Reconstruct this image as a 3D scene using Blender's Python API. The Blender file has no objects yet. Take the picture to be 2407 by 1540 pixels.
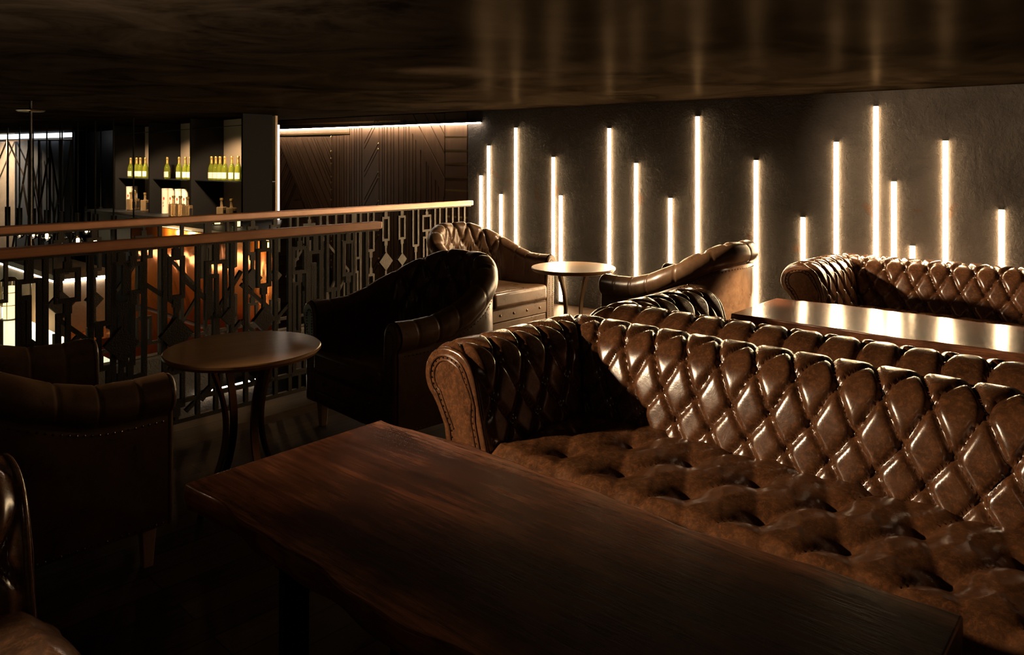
import bpy, bmesh, math, random
from mathutils import Vector, Matrix
random.seed(7)
S = bpy.context.scene
COL = S.collection
# ------------------------------------------------------------------ camera
F_PX, CX, HOR, HC = 1780.0, 1203.5, 387.0, 1.5
ANG = math.atan((2880.0 - CX) / F_PX)            # forward axis is this far to the left of +X
FW = Vector((math.cos(ANG), math.sin(ANG), 0)); RT = Vector((math.sin(ANG), -math.cos(ANG), 0))
cam_d = bpy.data.cameras.new('camera'); cam = bpy.data.objects.new('camera', cam_d); COL.objects.link(cam)
cam_d.sensor_fit = 'HORIZONTAL'; cam_d.sensor_width = 36.0
cam_d.lens = 36.0 * F_PX / 2407.0
cam_d.shift_y = -(770.0 - HOR) / 2407.0
cam_d.clip_start = 0.02; cam_d.clip_end = 100
cam.location = (0, 0, HC); cam.rotation_euler = (math.pi/2, 0, ANG - math.pi/2)
S.camera = cam
# ------------------------------------------------------------------ world, exposure
S.view_settings.view_transform = 'Standard'; S.view_settings.look = 'None'
S.view_settings.gamma = 1.0; S.view_settings.use_curve_mapping = False
S.view_settings.exposure = 0.0
wd = bpy.data.worlds.new('World'); S.world = wd; wd.use_nodes = True
wd.node_tree.nodes['Background'].inputs[0].default_value = (1.0, 0.75, 0.5, 1)
wd.node_tree.nodes['Background'].inputs[1].default_value = 0.0012
S.cycles.sample_clamp_indirect = 3.0; S.cycles.sample_clamp_direct = 22.0
# ------------------------------------------------------------------ lamps
def aim(o, tgt):
    d = Vector(tgt) - o.location
    o.rotation_euler = d.to_track_quat('-Z', 'Y').to_euler()
def spot(name, loc, tgt, power, angle, blend, rad, colr):
    l = bpy.data.lights.new(name, 'SPOT'); l.energy = power; l.spot_size = math.radians(angle); l.spot_blend = blend
    l.shadow_soft_size = rad; l.color = colr
    o = bpy.data.objects.new(name, l); COL.objects.link(o); o.location = loc; aim(o, tgt); return o
def area(name, loc, tgt, power, sx, sy, colr):
    l = bpy.data.lights.new(name, 'AREA'); l.energy = power; l.shape = 'RECTANGLE'; l.size = sx; l.size_y = sy; l.color = colr
    o = bpy.data.objects.new(name, l); COL.objects.link(o); o.location = loc; aim(o, tgt); return o
def point(name, loc, power, rad, colr):
    l = bpy.data.lights.new(name, 'POINT'); l.energy = power; l.shadow_soft_size = rad; l.color = colr
    o = bpy.data.objects.new(name, l); COL.objects.link(o); o.location = loc; return o
WARM = (1.0, 0.72, 0.45)
spot('spot_lamp', (-0.95, 4.45, 2.05), (2.85, 1.12, 0.86), 1250, 32, 0.55, 0.06, WARM)
spot('spot_lamp', (2.40, 4.70, 1.88), (6.70, 0.55, 1.25), 1500, 41, 0.5, 0.07, WARM)
spot('spot_lamp', (0.20, 1.00, 2.06), (0.47, 1.78, 0.45), 110, 13, 0.8, 0.05, (1.0, 0.9, 0.74))
spot('spot_lamp', (4.75, 0.95, 2.06), (4.74, 2.38, 0.50), 1700, 15, 0.9, 0.05, WARM)
point('fill_lamp', (-0.7, -0.9, 2.0), 5, 0.12, (1.0, 0.70, 0.45))  # added soft fill from behind the camera, not a fixture of the room
spot('spot_lamp', (5.80, 3.25, 1.95), (4.62, 4.55, 0.50), 330, 42, 0.7, 0.05, WARM)  # added spot without a fixture, boosts the tubes' light on the corner armchair
spot('uplight', (0.10, 1.70, 0.95), (0.75, 2.75, 2.12), 900, 80, 1.0, 0.1, (1.0, 0.82, 0.62))
# ------------------------------------------------------------------ projections (photo pixel -> place)
def pdir(px):
    k = (px - CX) / F_PX
    return FW + RT * k
def on_z(px, py, z):
    Z = F_PX * (HC - z) / (py - HOR)
    p = pdir(px) * Z
    return Vector((p.x, p.y, z))
def on_line(px, A, B):
    d = pdir(px); ex, ey = B[0]-A[0], B[1]-A[1]
    det = -d.x*ey + d.y*ex
    t = (-A[0]*ey + A[1]*ex) / det
    return Vector((d.x*t, d.y*t, 0)), t
def on_x(px, py, X):
    d = pdir(px); t = X / d.x
    return Vector((X, d.y*t, HC - (py-HOR)/F_PX*t))
# ------------------------------------------------------------------ mesh helpers
class MB:
    def __init__(s): s.v = []; s.f = []
    def add(s, vs, fs):
        b = len(s.v); s.v += [Vector(v) for v in vs]; s.f += [tuple(i+b for i in f) for f in fs]; return s
    def box(s, x0, x1, y0, y1, z0, z1, M=None):
        vs = [Vector((x, y, z)) for x in (x0, x1) for y in (y0, y1) for z in (z0, z1)]
        if M is not None: vs = [M @ v for v in vs]
        return s.add(vs, [(0,1,3,2),(4,6,7,5),(0,4,5,1),(2,3,7,6),(0,2,6,4),(1,5,7,3)])
    def tube(s, pts, r, n=8, closed=False, cap=True):
        pts = [Vector(p) for p in pts]; m = len(pts); rings = []
        up = None
        for i, p in enumerate(pts):
            a = pts[i-1] if (i > 0 or closed) else pts[i]
            c = pts[(i+1) % m] if (i < m-1 or closed) else pts[i]
            t = (c - a).normalized()
            if up is None:
                up = Vector((0,0,1)) if abs(t.z) < 0.9 else Vector((1,0,0))
            u = (up - t*up.dot(t)).normalized(); w = t.cross(u); up = u
            rr = r[i] if isinstance(r, (list, tuple)) else r
            rings.append([p + (u*math.cos(2*math.pi*j/n) + w*math.sin(2*math.pi*j/n))*rr for j in range(n)])
        b = [v for R in rings for v in R]; fs = []
        for i in range(m if closed else m-1):
            for j in range(n):
                i2 = (i+1) % m
                fs.append((i*n+j, i*n+(j+1)%n, i2*n+(j+1)%n, i2*n+j))
        if cap and not closed:
            fs.append(tuple(range(n))[::-1]); fs.append(tuple(range((m-1)*n, m*n)))
        return s.add(b, fs)
    def lathe(s, prof, n=24, c=(0,0,0)):
        c = Vector(c); vs = []; fs = []; m = len(prof)
        for r, z in prof:
            for j in range(n):
                a = 2*math.pi*j/n
                vs.append(c + Vector((r*math.cos(a), r*math.sin(a), z)))
        for i in range(m-1):
            for j in range(n):
                fs.append((i*n+j, i*n+(j+1)%n, (i+1)*n+(j+1)%n, (i+1)*n+j))
        fs.append(tuple(range(n))[::-1]); fs.append(tuple(range((m-1)*n, m*n)))
        return s.add(vs, fs)
    def prism(s, poly, d):
        """poly: list of Vectors (planar), d: extrusion vector"""
        n = len(poly); d = Vector(d)
        vs = list(poly) + [Vector(p) + d for p in poly]
        fs = [tuple(range(n))[::-1], tuple(range(n, 2*n))] + [(i, (i+1)%n, n+(i+1)%n, n+i) for i in range(n)]
        return s.add(vs, fs)
    def grid(s, P):
        m, n = len(P), len(P[0]); vs = [p for R in P for p in R]
        return s.add(vs, [(i*n+j, i*n+j+1, (i+1)*n+j+1, (i+1)*n+j) for i in range(m-1) for j in range(n-1)])
    def build(s, name, mat, parent=None, bevel=0, seg=2, smooth=None, sharp=40):
        me = bpy.data.meshes.new(name); me.from_pydata([tuple(v) for v in s.v], [], s.f)
        bm = bmesh.new(); bm.from_mesh(me); bmesh.ops.recalc_face_normals(bm, faces=bm.faces); bm.to_mesh(me); bm.free()
        me.materials.append(mat)
        o = bpy.data.objects.new(name, me); COL.objects.link(o)
        if smooth is None: smooth = True
        if smooth:
            me.polygons.foreach_set('use_smooth', [True]*len(me.polygons))
            me.set_sharp_from_angle(angle=math.radians(sharp))
        if bevel:
            b = o.modifiers.new('bevel', 'BEVEL'); b.width = bevel; b.segments = seg; b.limit_method = 'ANGLE'; b.angle_limit = math.radians(50)
        if parent: o.parent = parent
        return o
def tag(o, label=None, cat=None, group=None, kind=None):
    if label: o['label'] = label
    if cat: o['category'] = cat
    if group: o['group'] = group
    if kind: o['kind'] = kind
    return o
def empty(name, loc=(0,0,0), rz=0, label=None, cat=None, group=None):
    o = bpy.data.objects.new(name, None); COL.objects.link(o); o.location = loc; o.rotation_euler = (0,0,rz); o.empty_display_size = 0.1
    return tag(o, label, cat, group)
def dup(root, loc, rz=0, label=None, group=None):
    def rec(o, par):
        c = o.copy(); COL.objects.link(c)
        if par is not None:
            c.parent = par
        for ch in list(o.children): rec(ch, c)
        return c
    r = rec(root, None); r.location = loc; r.rotation_euler = (0,0,rz)
    if label: r['label'] = label
    if group: r['group'] = group
    return r
def sstep(a, b, x):
    t = min(1, max(0, (x-a)/(b-a))); return t*t*(3-2*t)
# ------------------------------------------------------------------ materials
class NT:
    def __init__(s, name):
        s.m = bpy.data.materials.new(name); s.m.use_nodes = True; s.t = s.m.node_tree; s.n = s.t.nodes; s.b = s.n['Principled BSDF']
    def node(s, typ, **kw):
        n = s.n.new(typ)
        for k, v in kw.items():
            if k in n.inputs: n.inputs[k].default_value = v
            else: setattr(n, k, v)
        return n
    def link(s, a, b): s.t.links.new(a, b)
    def coord(s, scale=(1,1,1), rot=(0,0,0), kind='Object'):
        c = s.node('ShaderNodeTexCoord'); m = s.node('ShaderNodeMapping'); m.inputs['Scale'].default_value = scale; m.inputs['Rotation'].default_value = rot
        s.link(c.outputs[kind], m.inputs[0]); return m.outputs[0]
    def noise(s, vec, scale, detail=4, rough=0.55, dist=0.0):
        n = s.node('ShaderNodeTexNoise'); n.inputs['Scale'].default_value = scale; n.inputs['Detail'].default_value = detail
        n.inputs['Roughness'].default_value = rough; n.inputs['Distortion'].default_value = dist
        s.link(vec, n.inputs['Vector']); return n.outputs['Fac']
    def ramp(s, fac, stops):
        r = s.node('ShaderNodeValToRGB'); e = r.color_ramp.elements
        while len(e) < len(stops): e.new(0.5)
        for i, (p, c) in enumerate(stops):
            e[i].position = p; e[i].color = (*c, 1) if len(c) == 3 else c
        s.link(fac, r.inputs[0]); return r.outputs[0]
    def mix(s, fac, a, b, mode='MIX'):
        m = s.node('ShaderNodeMix'); m.data_type = 'RGBA'; m.blend_type = mode
        for sock, val in ((m.inputs[0], fac), (m.inputs[6], a), (m.inputs[7], b)):
            if isinstance(val, (float, int)): sock.default_value = val
            elif isinstance(val, tuple): sock.default_value = (*val, 1)
            else: s.link(val, sock)
        return m.outputs[2]
    def bump(s, h, strength, dist=0.01, prev=None):
        b = s.node('ShaderNodeBump'); b.inputs['Strength'].default_value = strength; b.inputs['Distance'].default_value = dist
        s.link(h, b.inputs['Height'])
        if prev is not None: s.link(prev, b.inputs['Normal'])
        s.link(b.outputs[0], s.b.inputs['Normal']); return b.outputs[0]
    def set(s, **kw):
        for k, v in kw.items():
            k = k.replace('_', ' ')
            if hasattr(v, 'links') or hasattr(v, 'is_linked'): s.link(v, s.b.inputs[k])
            else: s.b.inputs[k].default_value = (*v, 1) if isinstance(v, tuple) and len(v) == 3 else v
        return s
def plain(name, c, rough=0.5, metal=0.0, bumpy=0.0, bscale=120):
    t = NT(name); t.set(Base_Color=c, Roughness=rough, Metallic=metal)
    v = t.coord(); n = t.noise(v, bscale, 3)
    t.set(Base_Color=t.mix(0.5, c, t.ramp(n, [(0.3, tuple(x*0.7 for x in c)), (0.7, tuple(min(1, x*1.25) for x in c))])))
    if bumpy: t.bump(n, bumpy, 0.004)
    return t.m
def emis(name, c, s):
    t = NT(name); t.set(Base_Color=(0.02,0.02,0.02), Emission_Color=c, Emission_Strength=s); return t.m
def leather(name, dark, mid, scar, rough=0.3, scar_amt=0.6):
    t = NT(name); v = t.coord()
    n1 = t.noise(v, 9, 6, 0.65, 0.6); n2 = t.noise(v, 55, 9, 0.78, 0.4); n3 = t.noise(v, 420, 2, 0.5)
    base = t.ramp(n1, [(0.32, dark), (0.68, mid)])
    sc = t.ramp(n2, [(0.47, (0,0,0)), (0.72, (1,1,1))])
    m = t.node('ShaderNodeMath', operation='MULTIPLY'); t.link(sc, m.inputs[0]); m.inputs[1].default_value = scar_amt
    t.set(Base_Color=t.mix(m.outputs[0], base, scar))
    r = t.ramp(n1, [(0.3, (rough*0.85,)*3), (0.7, (rough*1.2,)*3)])
    t.set(Roughness=r, Specular_IOR_Level=0.75 if name == 'brown_leather' else 0.5)
    b = t.bump(n3, 0.06, 0.002); t.bump(n1, 0.12, 0.01, b)
    return t.m
M = {}
M['sofa'] = leather('brown_leather', (0.040,0.018,0.009), (0.092,0.040,0.018), (0.26,0.095,0.033), 0.21, 0.55)
M['chair'] = leather('umber_leather', (0.055,0.030,0.016), (0.105,0.060,0.031), (0.19,0.09,0.042), 0.30, 0.4)
M['nail'] = plain('antique_nail', (0.10,0.065,0.035), 0.3, 1.0)
M['black_metal'] = plain('black_metal', (0.012,0.011,0.010), 0.42, 0.6)
M['gunmetal'] = plain('gunmetal', (0.16,0.12,0.085), 0.28, 1.0)
M['iron'] = plain('hammered_iron', (0.024,0.0175,0.012), 0.55, 0.0, 0.8, 160); M['iron'].node_tree.nodes['Principled BSDF'].inputs['Specular IOR Level'].default_value = 0.12
M['brass'] = plain('brass', (0.55,0.38,0.16), 0.3, 1.0)
M['legwood'] = plain('pale_oak', (0.34,0.21,0.115), 0.5)
M['black'] = plain('black_panel', (0.006,0.006,0.006), 0.5)
t = NT('matt_black_panel'); t.set(Base_Color=(0.004,0.004,0.004), Roughness=0.7, Specular_IOR_Level=0.08); M['matt_black'] = t.m
M['darkpanel'] = plain('charcoal_panel', (0.013,0.011,0.009), 0.6); M['darkpanel'].node_tree.nodes['Principled BSDF'].inputs['Specular IOR Level'].default_value = 0.1
M['taupe'] = plain('taupe_panel', (0.34,0.25,0.165), 0.7)
def wood(name, c0, c1, c2, rough, axis='x', sc=1.0, spec=0.5, bumps=0.15):
    t = NT(name)
    st = {'x': (0.7, 9, 9), 'y': (9, 0.7, 9), 'z': (9, 9, 0.7)}[axis]
    v = t.coord(tuple(q*sc for q in st))
    n1 = t.noise(v, 1.6, 6, 0.6, 1.2); n2 = t.noise(v, 9, 5, 0.7, 0.5)
    v2 = t.coord(); n3 = t.noise(v2, 3.0*sc, 3, 0.5, 0.3)
    g = t.ramp(n1, [(0.3, c0), (0.55, c1), (0.75, c2)])
    g2 = t.mix(0.55, g, t.ramp(n2, [(0.35, tuple(x*0.4 for x in c0)), (0.65, c2)]), 'MULTIPLY') if False else t.mix(0.3, g, t.ramp(n2, [(0.4, c0), (0.65, c2)]))
    g3 = t.mix(t.ramp(n3, [(0.35, (0,0,0)), (0.65, (0.75,)*3)]), g2, c0)
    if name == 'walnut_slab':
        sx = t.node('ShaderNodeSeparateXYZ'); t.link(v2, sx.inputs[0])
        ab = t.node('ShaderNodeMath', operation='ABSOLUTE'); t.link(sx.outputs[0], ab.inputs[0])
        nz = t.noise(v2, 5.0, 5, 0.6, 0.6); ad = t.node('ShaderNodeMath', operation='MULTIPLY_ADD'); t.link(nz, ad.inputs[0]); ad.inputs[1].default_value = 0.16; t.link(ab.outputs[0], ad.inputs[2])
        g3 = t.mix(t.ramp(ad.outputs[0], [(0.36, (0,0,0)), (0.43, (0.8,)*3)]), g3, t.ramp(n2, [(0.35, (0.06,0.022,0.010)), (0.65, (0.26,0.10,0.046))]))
    t.set(Base_Color=g3, Roughness=rough, Specular_IOR_Level=spec)
    t.bump(n2, bumps, 0.003)
    return t.m
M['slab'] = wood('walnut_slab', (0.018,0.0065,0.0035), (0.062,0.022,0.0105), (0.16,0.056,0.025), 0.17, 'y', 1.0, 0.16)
M['slab_edge'] = wood('walnut_live_edge', (0.05,0.019,0.009), (0.20,0.075,0.035), (0.42,0.17,0.08), 0.3, 'y', 3.0)
M['tabletop'] = wood('brushed_oak_top', (0.20,0.105,0.042), (0.30,0.16,0.066), (0.37,0.205,0.09), 0.27, 'x', 1.0, 0.5, 0.0)
for nm_ in ('tabletop',): M[nm_].node_tree.nodes['Principled BSDF'].inputs['Coat Weight'].default_value = 0.4; M[nm_].node_tree.nodes['Principled BSDF'].inputs['Coat Roughness'].default_value = 0.3
M['handrail'] = wood('handrail_wood', (0.30,0.12,0.055), (0.42,0.18,0.085), (0.52,0.24,0.115), 0.4, 'x', 2.0)
M['planks'] = wood('walnut_planks', (0.085,0.046,0.024), (0.13,0.072,0.038), (0.18,0.10,0.055), 0.42, 'z', 1.0)
# floor
t = NT('dark_floorboards'); v = t.coord()
br = t.node('ShaderNodeTexBrick'); br.inputs['Scale'].default_value = 1.0; br.inputs['Brick Width'].default_value = 1.1; br.inputs['Row Height'].default_value = 0.13
br.inputs['Mortar Size'].default_value = 0.003; br.inputs['Color1'].default_value = (0.016,0.009,0.0055,1); br.inputs['Color2'].default_value = (0.046,0.026,0.0145,1); br.inputs['Mortar'].default_value = (0.004,0.003,0.002,1)
t.link(v, br.inputs['Vector'])
vg = t.coord((1.2, 14, 14)); ng = t.noise(vg, 3, 6, 0.65, 0.8)
t.set(Base_Color=t.mix(0.7, br.outputs[0], t.ramp(ng, [(0.3, (0.35,)*3), (0.7, (1.3,)*3)]), 'MULTIPLY'), Roughness=0.55, Specular_IOR_Level=0.06)
t.bump(ng, 0.2, 0.004); M['floor'] = t.m
# rough plaster wall
t = NT('rough_dark_plaster'); v = t.coord()
n1 = t.noise(v, 1.6, 8, 0.65, 0.6); n2 = t.noise(v, 9, 8, 0.7, 0.4); n3 = t.noise(v, 45, 5, 0.6); n4 = t.noise(v, 2.6, 3, 0.5, 1.0)
base = t.ramp(n1, [(0.3, (0.026,0.022,0.019)), (0.55, (0.045,0.038,0.033)), (0.75, (0.066,0.056,0.048))])
base = t.mix(t.ramp(n4, [(0.66, (0,0,0)), (0.70, (0.7,)*3)]), base, (0.05,0.021,0.008))
t.set(Base_Color=base, Roughness=0.75, Specular_IOR_Level=0.2)
b = t.bump(n2, 0.7, 0.03); b = t.bump(n3, 0.45, 0.01, b); t.bump(n1, 0.5, 0.05, b); M['plaster'] = t.m
t = NT('dark_polished_ceiling'); v = t.coord((1.0,1.0,1.0)); n1 = t.noise(v, 1.2, 8, 0.7, 1.2); n2 = t.noise(v, 14, 6, 0.7)
df = t.node('ShaderNodeBsdfDiffuse'); gl = t.node('ShaderNodeBsdfGlossy'); mx = t.node('ShaderNodeMixShader')
t.link(t.ramp(n1, [(0.35, (0.0025,0.0017,0.001)), (0.65, (0.012,0.0082,0.0052))]), df.inputs['Color'])
gl.inputs['Color'].default_value = (0.8,0.62,0.45,1); gl.inputs['Roughness'].default_value = 0.27
t.link(t.ramp(n1, [(0.3, (0.0012,)*3), (0.7, (0.0026,)*3)]), mx.inputs[0]); t.link(df.outputs[0], mx.inputs[1]); t.link(gl.outputs[0], mx.inputs[2])
t.link(mx.outputs[0], t.n['Material Output'].inputs[0])
bp = t.node('ShaderNodeBump'); bp.inputs['Strength'].default_value = 0.25; bp.inputs['Distance'].default_value = 0.01; t.link(n2, bp.inputs['Height'])
t.link(bp.outputs[0], df.inputs['Normal']); M['ceiling'] = t.m
t = NT('raw_concrete'); v = t.coord(); n1 = t.noise(v, 2.2, 8, 0.7, 0.5); n2 = t.noise(v, 30, 5, 0.6)
t.set(Base_Color=t.ramp(n1, [(0.3, (0.16,0.13,0.10)), (0.7, (0.30,0.25,0.19))]), Roughness=0.7); t.bump(n2, 0.25, 0.01); M['concrete'] = t.m
t = NT('dark_concrete'); v = t.coord(); n1 = t.noise(v, 3, 8, 0.7, 0.5); n2 = t.noise(v, 60, 5, 0.6)
t.set(Base_Color=t.ramp(n1, [(0.3, (0.04,0.034,0.028)), (0.7, (0.09,0.078,0.064))]), Roughness=0.8); t.bump(n2, 0.5, 0.01); M['dconcrete'] = t.m
t = NT('amber_copper'); v = t.coord((1,1,1)); n1 = t.noise(v, 1.6, 2, 0.4, 0.8)
t.set(Base_Color=(0.75,0.23,0.035), Metallic=0.85, Roughness=0.16); t.bump(n1, 0.35, 0.12); M['copper'] = t.m
t = NT('backlit_onyx'); v = t.coord((6,1,1), (0,0,0.5)); n1 = t.noise(v, 1.2, 5, 0.6, 1.5)
cc = t.ramp(n1, [(0.35, (0.78,0.9,0.66)), (0.55, (0.95,0.92,0.55)), (0.7, (0.9,0.7,0.2))])
t.set(Base_Color=(0.6,0.6,0.5), Emission_Color=cc, Emission_Strength=0.85, Roughness=0.2); M['onyx'] = t.m
M['led'] = emis('led_tube_glow', (1.0, 0.68, 0.36), 140.0)
M['led_white'] = emis('led_strip_glow', (1.0, 0.80, 0.60), 24.0)
M['led_line'] = emis('led_line_glow', (1.0, 0.80, 0.60), 48.0)
M['led_soft'] = emis('led_panel_glow', (1.0, 0.86, 0.70), 3.0)
M['cove'] = emis('cove_glow', (0.95, 0.97, 1.0), 3.0)
M['filament'] = emis('filament_glow', (1.0, 0.78, 0.45), 12.0)
M['candle'] = emis('lit_wax', (1.0, 0.75, 0.38), 1.6)
def glassy(name, c, rough=0.02, trans=1.0, ior=1.45):
    t = NT(name); t.set(Base_Color=c, Roughness=rough, IOR=ior, Transmission_Weight=trans); return t.m
M['green_glass'] = glassy('green_glass', (0.30,0.33,0.03), 0.05, 0.75)
M['clear_glass'] = glassy('clear_glass', (0.95,0.93,0.9))
M['amber_glass'] = glassy('amber_glass', (0.75,0.5,0.25), 0.03, 0.85)
M['gold_foil'] = plain('gold_foil', (0.8,0.5,0.14), 0.3, 0.9, 0.3, 90)
M['paper'] = plain('cream_label', (0.55,0.48,0.38), 0.6)
M['cream'] = plain('cream_tube', (0.85,0.70,0.50), 0.4)
M['ink'] = plain('black_ink', (0.02,0.015,0.012), 0.6)
M['red'] = plain('red_print', (0.6,0.05,0.02), 0.6)

# ================================================================== setting
CEIL = 2.12
WA, WB = Vector((6.075, 6.427, 0)), Vector((6.921, 1.124, 0))       # foot line of the lamp wall
WU = (WB - WA).normalized(); WN = Vector((WU.y, -WU.x, 0))          # WN points into the room
if WN.x > 0: WN = -WN
def struct(o): o['kind'] = 'structure'; return o
F1A, F1B = Vector((-0.30, 4.21, 0)), Vector((3.255, 4.352, 0))
F2A, F2B = Vector((0.10, 5.689, 0)), Vector((5.858, 6.143, 0))
fl = MB(); fl.box(-2.2, 7.3, -1.6, 4.45, -0.25, 0); fl.box(3.40, 6.9, 4.45, 6.15, -0.25, 0)
struct(fl.build('floor', M['floor'], smooth=False))
struct(MB().box(-2.2, 7.5, -1.6, 20, CEIL, CEIL+0.2).build('ceiling', M['ceiling'], smooth=False))
struct(MB().box(-2.2, 7.5, 4.45, 20, -1.5, -1.4).build('floor_lower', M['dconcrete'], smooth=False))
# lamp wall, a thick slab
pb = [WA, WB + WU*2.9, WB + WU*2.9 - WN*0.3, WA - WN*0.3]
struct(MB().prism([p + Vector((0,0,-1.4)) for p in pb], (0,0,CEIL+1.4)).build('wall_right', M['plaster'], smooth=False))
struct(MB().box(-2.3, -2.2, -1.6, 20, -1.4, CEIL).build('wall_left', M['black'], smooth=False))
struct(MB().box(-2.2, 7.5, -1.7, -1.6, 0, CEIL).build('wall_front', M['black'], smooth=False))
# ---- panelled wall behind the void: boards cut from regions laid out on the wall plane
PA = WA - WN*0.05; PU = -WU                                            # starts at the corner, runs away
def wpt(px, py):
    p, t = on_line(px, PA, PA + PU)
    return ((p - PA).dot(PU), HC - (py - HOR)/F_PX*t)
def cw(c): return wpt(630 + c[0]/4.376, 260 + c[1]/4.376)
def clip(poly, n, d):
    out = []
    for i in range(len(poly)):
        a, b = poly[i], poly[(i+1) % len(poly)]
        da, db = a[0]*n[0]+a[1]*n[1]-d, b[0]*n[0]+b[1]*n[1]-d
        if da <= 0: out.append(a)
        if (da < 0) != (db < 0) and abs(da-db) > 1e-9:
            k = da/(da-db); out.append((a[0]+(b[0]-a[0])*k, a[1]+(b[1]-a[1])*k))
    return out
boards, brassb = MB(), MB()
def boardset(region, along, widths, gap=0.011, brass_ends=False, brass_gap=0.0):
    poly = [cw(c) for c in region]
    a0, a1 = cw(along[0]), cw(along[1])
    dx, dz = a1[0]-a0[0], a1[1]-a0[1]; L = math.hypot(dx, dz); n = (-dz/L, dx/L)
    vals = [p[0]*n[0]+p[1]*n[1] for p in poly]; lo, hi = min(vals), max(vals); d = lo; i = 0
    while d < hi:
        w = widths[i % len(widths)]; i += 1
        q = clip(clip(poly, n, d + w - gap), (-n[0], -n[1]), -d)
        if len(q) >= 3:
            h = 0.022 + 0.006*random.random()
            boards.prism([PA + PU*p[0] + Vector((0,0,p[1])) for p in q], WN*h)
        if brass_gap:
            q = clip(clip(poly, n, d + w + brass_gap), (-n[0], -n[1]), -(d + w))
            if len(q) >= 3: brassb.prism([PA + PU*p[0] + Vector((0,0,p[1])) for p in q], WN*0.026)
            d += brass_gap + gap
        if brass_ends and len(q) >= 3:
            e = min(q, key=lambda p: p[0]); 
            brassb.box(-0.008, 0.008, -0.004, 0.004, -0.010, 0.010, Matrix.Translation(PA + PU*e[0] + Vector((0,0,e[1])) + WN*0.03) @ Matrix.Rotation(0.5, 4, 'Y'))
        d += w
B = 2350
boardset([(330,830),(100,270),(60,200),(60,1300),(130,1270)], [(330,270),(100,830)], [0.09,0.035,0.1,0.05,0.035])
boardset([(330,830),(800,B),(-400,B)], [(0,830),(700,815)], [0.11], 0.0, False, 0.022)
boardset([(110,275),(668,268),(668,900),(640,1000),(300,B),(980,B)][:3] + [(668,1640),(330,830)], [(110,275),(330,830)], [0.10,0.05,0.035,0.09,0.04,0.05,0.07,0.1], brass_ends=True)
boardset([(670,262),(852,252),(852,B),(670,B)], [(670,262),(670,B)], [0.06,0.05,0.035,0.05])
boardset([(60,170),(852,140),(852,235),(60,262)], [(60,170),(852,140)], [0.5])
boardset([(858,130),(1003,130),(1003,B),(858,B)], [(858,200),(858,B)], [0.05,0.035,0.06,0.04])
boardset([(1005,110),(1155,110),(1155,B),(1005,B)], [(1005,480),(1155,180)], [0.17,0.04], brass_ends=True)
boardset([(1160,90),(1430,80),(1860,960),(2500,B),(1160,B)], [(1160,200),(1160,B)], [0.06,0.05,0.035,0.09,0.08,0.05])
boardset([(1400,40),(1828,30),(1828,900)], [(1410,60),(1830,915)], [0.14,0.12,0.16])
boardset([(1836,20),(2062,10),(2062,B),(1836,B)], [(1836,300),(2062,299)], [0.135], 0.0, False, 0.022)
boardset([(60,30),(1400,20),(1430,85),(852,128),(60,160)], [(60,160),(1400,110)], [0.09,0.3])
wb = struct(MB().prism([PA + Vector((0,0,-1.4)), PA + PU*5.0 + Vector((0,0,-1.4)), PA + PU*5.0 - WN*0.2 + Vector((0,0,-1.4)), PA - WN*0.2 + Vector((0,0,-1.4))], (0,0,CEIL+1.4)).build('wall_back', M['black'], smooth=False))
boards.build('wood_cladding', M['planks'], wb, smooth=False)
# long brass inlay lines
for c0, c1 in (((60,160),(1375,118)), ((60,262),(855,240))):
    a, b_ = cw(c0), cw(c1)
    brassb.prism([PA + PU*a[0] + Vector((0,0,a[1])), PA + PU*b_[0] + Vector((0,0,b_[1])), PA + PU*b_[0] + Vector((0,0,b_[1]+0.024)), PA + PU*a[0] + Vector((0,0,a[1]+0.024))], WN*0.03)
ib = brassb.build('brass_inlay', M['brass'], wb, smooth=False); ib['label'] = 'brass inlay strips'
# far walls of the bar hall
struct(MB().box(5.0, 5.1, 9.3, 20, -1.4, CEIL).build('wall_bar', M['black'], smooth=False))
struct(MB().box(-2.2, 7.5, 20, 20.1, -1.4, CEIL).build('wall_far', M['black'], smooth=False))
# stair slab edge under the far railing
f2u = (F2B - F2A).normalized(); f2n = Vector((-f2u.y, f2u.x, 0))
def fprism(a, b, n0, n1, z0, z1):
    return MB().prism([F2A + f2u*a + f2n*n0 + Vector((0,0,z0)), F2A + f2u*b + f2n*n0 + Vector((0,0,z0)), F2A + f2u*b + f2n*n1 + Vector((0,0,z0)), F2A + f2u*a + f2n*n1 + Vector((0,0,z0))], (0,0,z1-z0))
struct(fprism(-0.4, 5.76, -0.06, 0.10, -1.4, 0.06).build('trim_1', M['dconcrete'], bevel=0.005, smooth=False))
f1u = (F1B - F1A).normalized(); f1n = Vector((-f1u.y, f1u.x, 0))
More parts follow.
